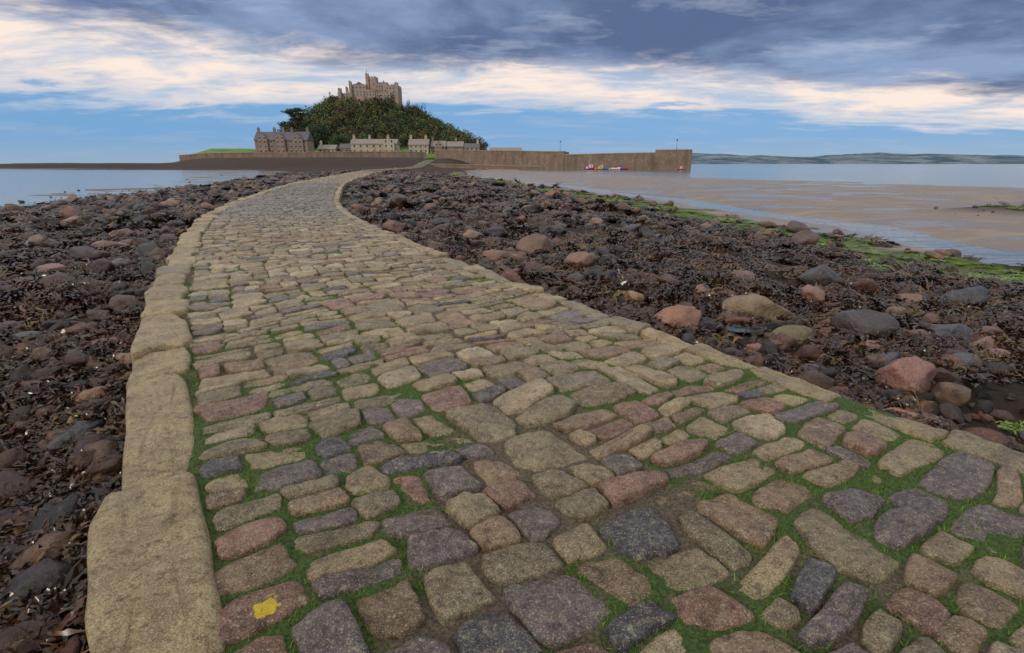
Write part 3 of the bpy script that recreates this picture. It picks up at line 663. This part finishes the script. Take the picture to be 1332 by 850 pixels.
def tree(name,x_,y_,z_,H,R_,base,flat=.35,lay=9,seed=0):
    r=np.random.default_rng(seed);e=empty(name);VV=[];CC=[];TV=[];TQ=[]
    def limb(p,q,r0,r1):
        k=len(TV);p=np.array(p);q=np.array(q);dd=q-p;dd=dd/np.linalg.norm(dd);a=np.cross(dd,[0.3,.9,.1]);a/=np.linalg.norm(a);b=np.cross(dd,a)
        for P_,rr in((p,r0),((p+q)/2+r.normal(0,.25,3),(r0+r1)/2),(q,r1)):
            for i in range(7):
                t=i*6.2832/7;TV.append(tuple(P_+(a*math.cos(t)+b*math.sin(t))*rr))
        for m in range(2):
            for i in range(7):TQ.append((k+m*7+i,k+m*7+(i+1)%7,k+m*7+7+(i+1)%7,k+m*7+7+i))
    limb((x_,y_,z_-1),(x_+.6,y_,z_+H*.55),.65,.4);limb((x_+.6,y_,z_+H*.55),(x_+.3,y_,z_+H*.9),.4,.12)
    for k in range(lay):
        an=r.uniform(0,6.28);hh=r.uniform(.45,.97);rr=R_*(1.15-hh*.62)*r.uniform(.6,1)
        q=np.array([x_+math.cos(an)*rr,y_+math.sin(an)*rr*.8,z_+H*hh+r.uniform(0,.8)]);limb((x_+.5,y_,z_+H*(hh*.75)),q,.2,.06)
        for m in range(3):
            v,cc=leaves(q+r.normal(0,1,3)*np.array([1.4,1.4,.35]),np.array([2.4,2.4,2.4*flat]),70,.42,base*r.uniform(.7,1.3),r);VV.append(v);CC.append(cc)
    V=np.concatenate(VV);C=np.concatenate(CC);mk('crown',V,np.arange(len(V)).reshape(-1,4),col=C,mat=LEAF,smooth=False,parent=e)
    mk('trunk_and_limbs',TV,TQ,mat=BARK,parent=e)
tree('pine_tree',-170,432,18,25,9,np.array((.026,.042,.018)),.55,26,1)
tree('pine_tree',-158,425,14,20,7,np.array((.03,.048,.018)),.5,16,2)
tree('pine_tree',-177,430,14,18,6,np.array((.026,.04,.016)),.55,18,4)
tree('broadleaf_tree',-148,415,12,17,8,np.array((.035,.055,.018)),.7,16,5)
tree('broadleaf_tree',-156,418,12,15,8,np.array((.045,.065,.02)),.7,16,6)
tree('broadleaf_tree',-163,408,10,12,6,np.array((.04,.06,.02)),.7,16,9)
tree('broadleaf_tree',-112,392,7,11,6,np.array((.05,.075,.02)),.7,12,7)
tree('broadleaf_tree',-126,396,7,13,7,np.array((.04,.06,.018)),.7,12,8)
tree('broadleaf_tree',-168,415,11,14,6,np.array((.03,.048,.016)),.7,18,11)

# ------------------------------------------------------------------ far coast
m,T,b,tc=material('distant_coast_hazed')
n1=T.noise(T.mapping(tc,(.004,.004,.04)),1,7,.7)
T.set(b.inputs['Base Color'],T.mix(T.rng(n1,.42,.60),(.05,.09,.13),(.18,.21,.23)));b.inputs['Roughness'].default_value=1;b.inputs['Specular IOR Level'].default_value=0  # bluish distance haze is painted into the land colours
xs=np.linspace(1150,9000,400);ys=[4300,4600,5200];V=[]
hh=(38+66*fbm(xs*.0011,xs*0,3,5)+16*fbm(xs*.008,xs*0,8,3))*ss((xs-1150)/600)
hh=hh*(1-.35*ss((xs-3000)/3000))
for k,yy in enumerate(ys):
    V.append(np.stack([xs,yy+0*xs,SEA-1+hh*(0,.75,1.12)[k]],1))
mk('distant_hills',np.concatenate(V),gridq(400,3),mat=m)

# ------------------------------------------------------------------ sky
wd=bpy.data.worlds.new("World");sc.world=wd;wd.use_nodes=True;T=NT(wd.node_tree);bg=T.n['Background']
sky=T.new('ShaderNodeTexSky',sky_type='NISHITA');sky.sun_disc=False;sky.sun_elevation=math.radians(28);sky.sun_rotation=math.radians(220);sky.air_density=1.2;sky.dust_density=.6
tc=T.new('ShaderNodeTexCoord').outputs['Generated'];sx=T.new('ShaderNodeSeparateXYZ');T.l.new(tc,sx.inputs[0]);X_,Y_,Z_=sx.outputs
zc=T.math('MAXIMUM',Z_,0);den=T.math('ADD',zc,.10)
cb=T.new('ShaderNodeCombineXYZ');T.l.new(T.math('DIVIDE',X_,den),cb.inputs[0]);T.l.new(T.math('DIVIDE',Y_,den),cb.inputs[1])
P=cb.outputs[0]
nA=T.noise(T.mapping(P,(.75,1.0,1)),.55,9,.58,.4);nB=T.noise(T.mapping(P,(.6,1.0,1),(0,0,.2)),1.7,10,.64,.3);nC=T.noise(T.mapping(P,(.9,.8,1),(0,0,-.3)),.75,10,.6,.25)
xp=T.math('MAXIMUM',X_,0)
c=T.math('SUBTRACT',.140,T.math('MULTIPLY',T.math('POWER',xp,1.4),.115))
wdt=T.rng(X_,-.7,.6,.042,.022)
q=T.math('DIVIDE',T.math('SUBTRACT',zc,c),wdt)
q=T.math('ADD',q,T.math('MULTIPLY',T.math('SUBTRACT',nA,.5),3.4));q=T.math('ADD',q,T.math('MULTIPLY',T.math('SUBTRACT',nB,.5),3.2))
low=T.mix(T.rng(zc,0,.04),(.29,.44,.60),(.15,.37,.70))
low=T.mix(T.rng(nB,.5,.68,0,.55),low,(.34,.46,.64))
low=T.mix(.12,low,T.mix(1,sky.outputs[0],(.1,.1,.1),'MULTIPLY'))
cream=T.mix(T.rng(nB,.42,.62),(.98,.83,.74),(.46,.57,.73))
cloud=T.mix(T.rng(nC,.38,.62,smooth=True),(.105,.155,.29),(.27,.37,.57))
cloud=T.mix(T.rng(nB,.52,.70,0,.7),cloud,(.50,.57,.70))
zen=T.mix(T.rng(nC,.35,.65),(.8,.82,.88),(1.3,1.25,1.18))
cloud=T.mix(T.rng(zc,.30,.55,smooth=True),cloud,zen)
cl=T.mix(T.rng(q,-1.6,-.7,smooth=True),low,cream);cl=T.mix(T.rng(q,.2,1.5,smooth=True),cl,cloud)
fin=T.mix(T.rng(Z_,-.05,-.02),(.25,.25,.26),cl)
T.l.new(T.mix(1,fin,(10,10,10),'MULTIPLY'),bg.inputs[0]);bg.inputs[1].default_value=.1
su=bpy.data.lights.new('sun','SUN');su.energy=1.5;su.angle=math.radians(10);su.color=(1,.91,.77)
so=bpy.data.objects.new('sun',su);sc.collection.objects.link(so)
az=math.radians(220);el=math.radians(28);dv=Vector((math.sin(az)*math.cos(el),math.cos(az)*math.cos(el),math.sin(el)))
so.rotation_euler=dv.to_track_quat('Z','Y').to_euler()
# ------------------------------------------------------------------ camera
cam=bpy.data.cameras.new('camera');cam.lens=18;cam.sensor_width=36;cam.clip_start=.05;cam.clip_end=20000
co=bpy.data.objects.new('camera',cam);sc.collection.objects.link(co);co.location=(0,0,1.5);co.rotation_euler=(math.radians(90-17.66),0,0);sc.camera=co
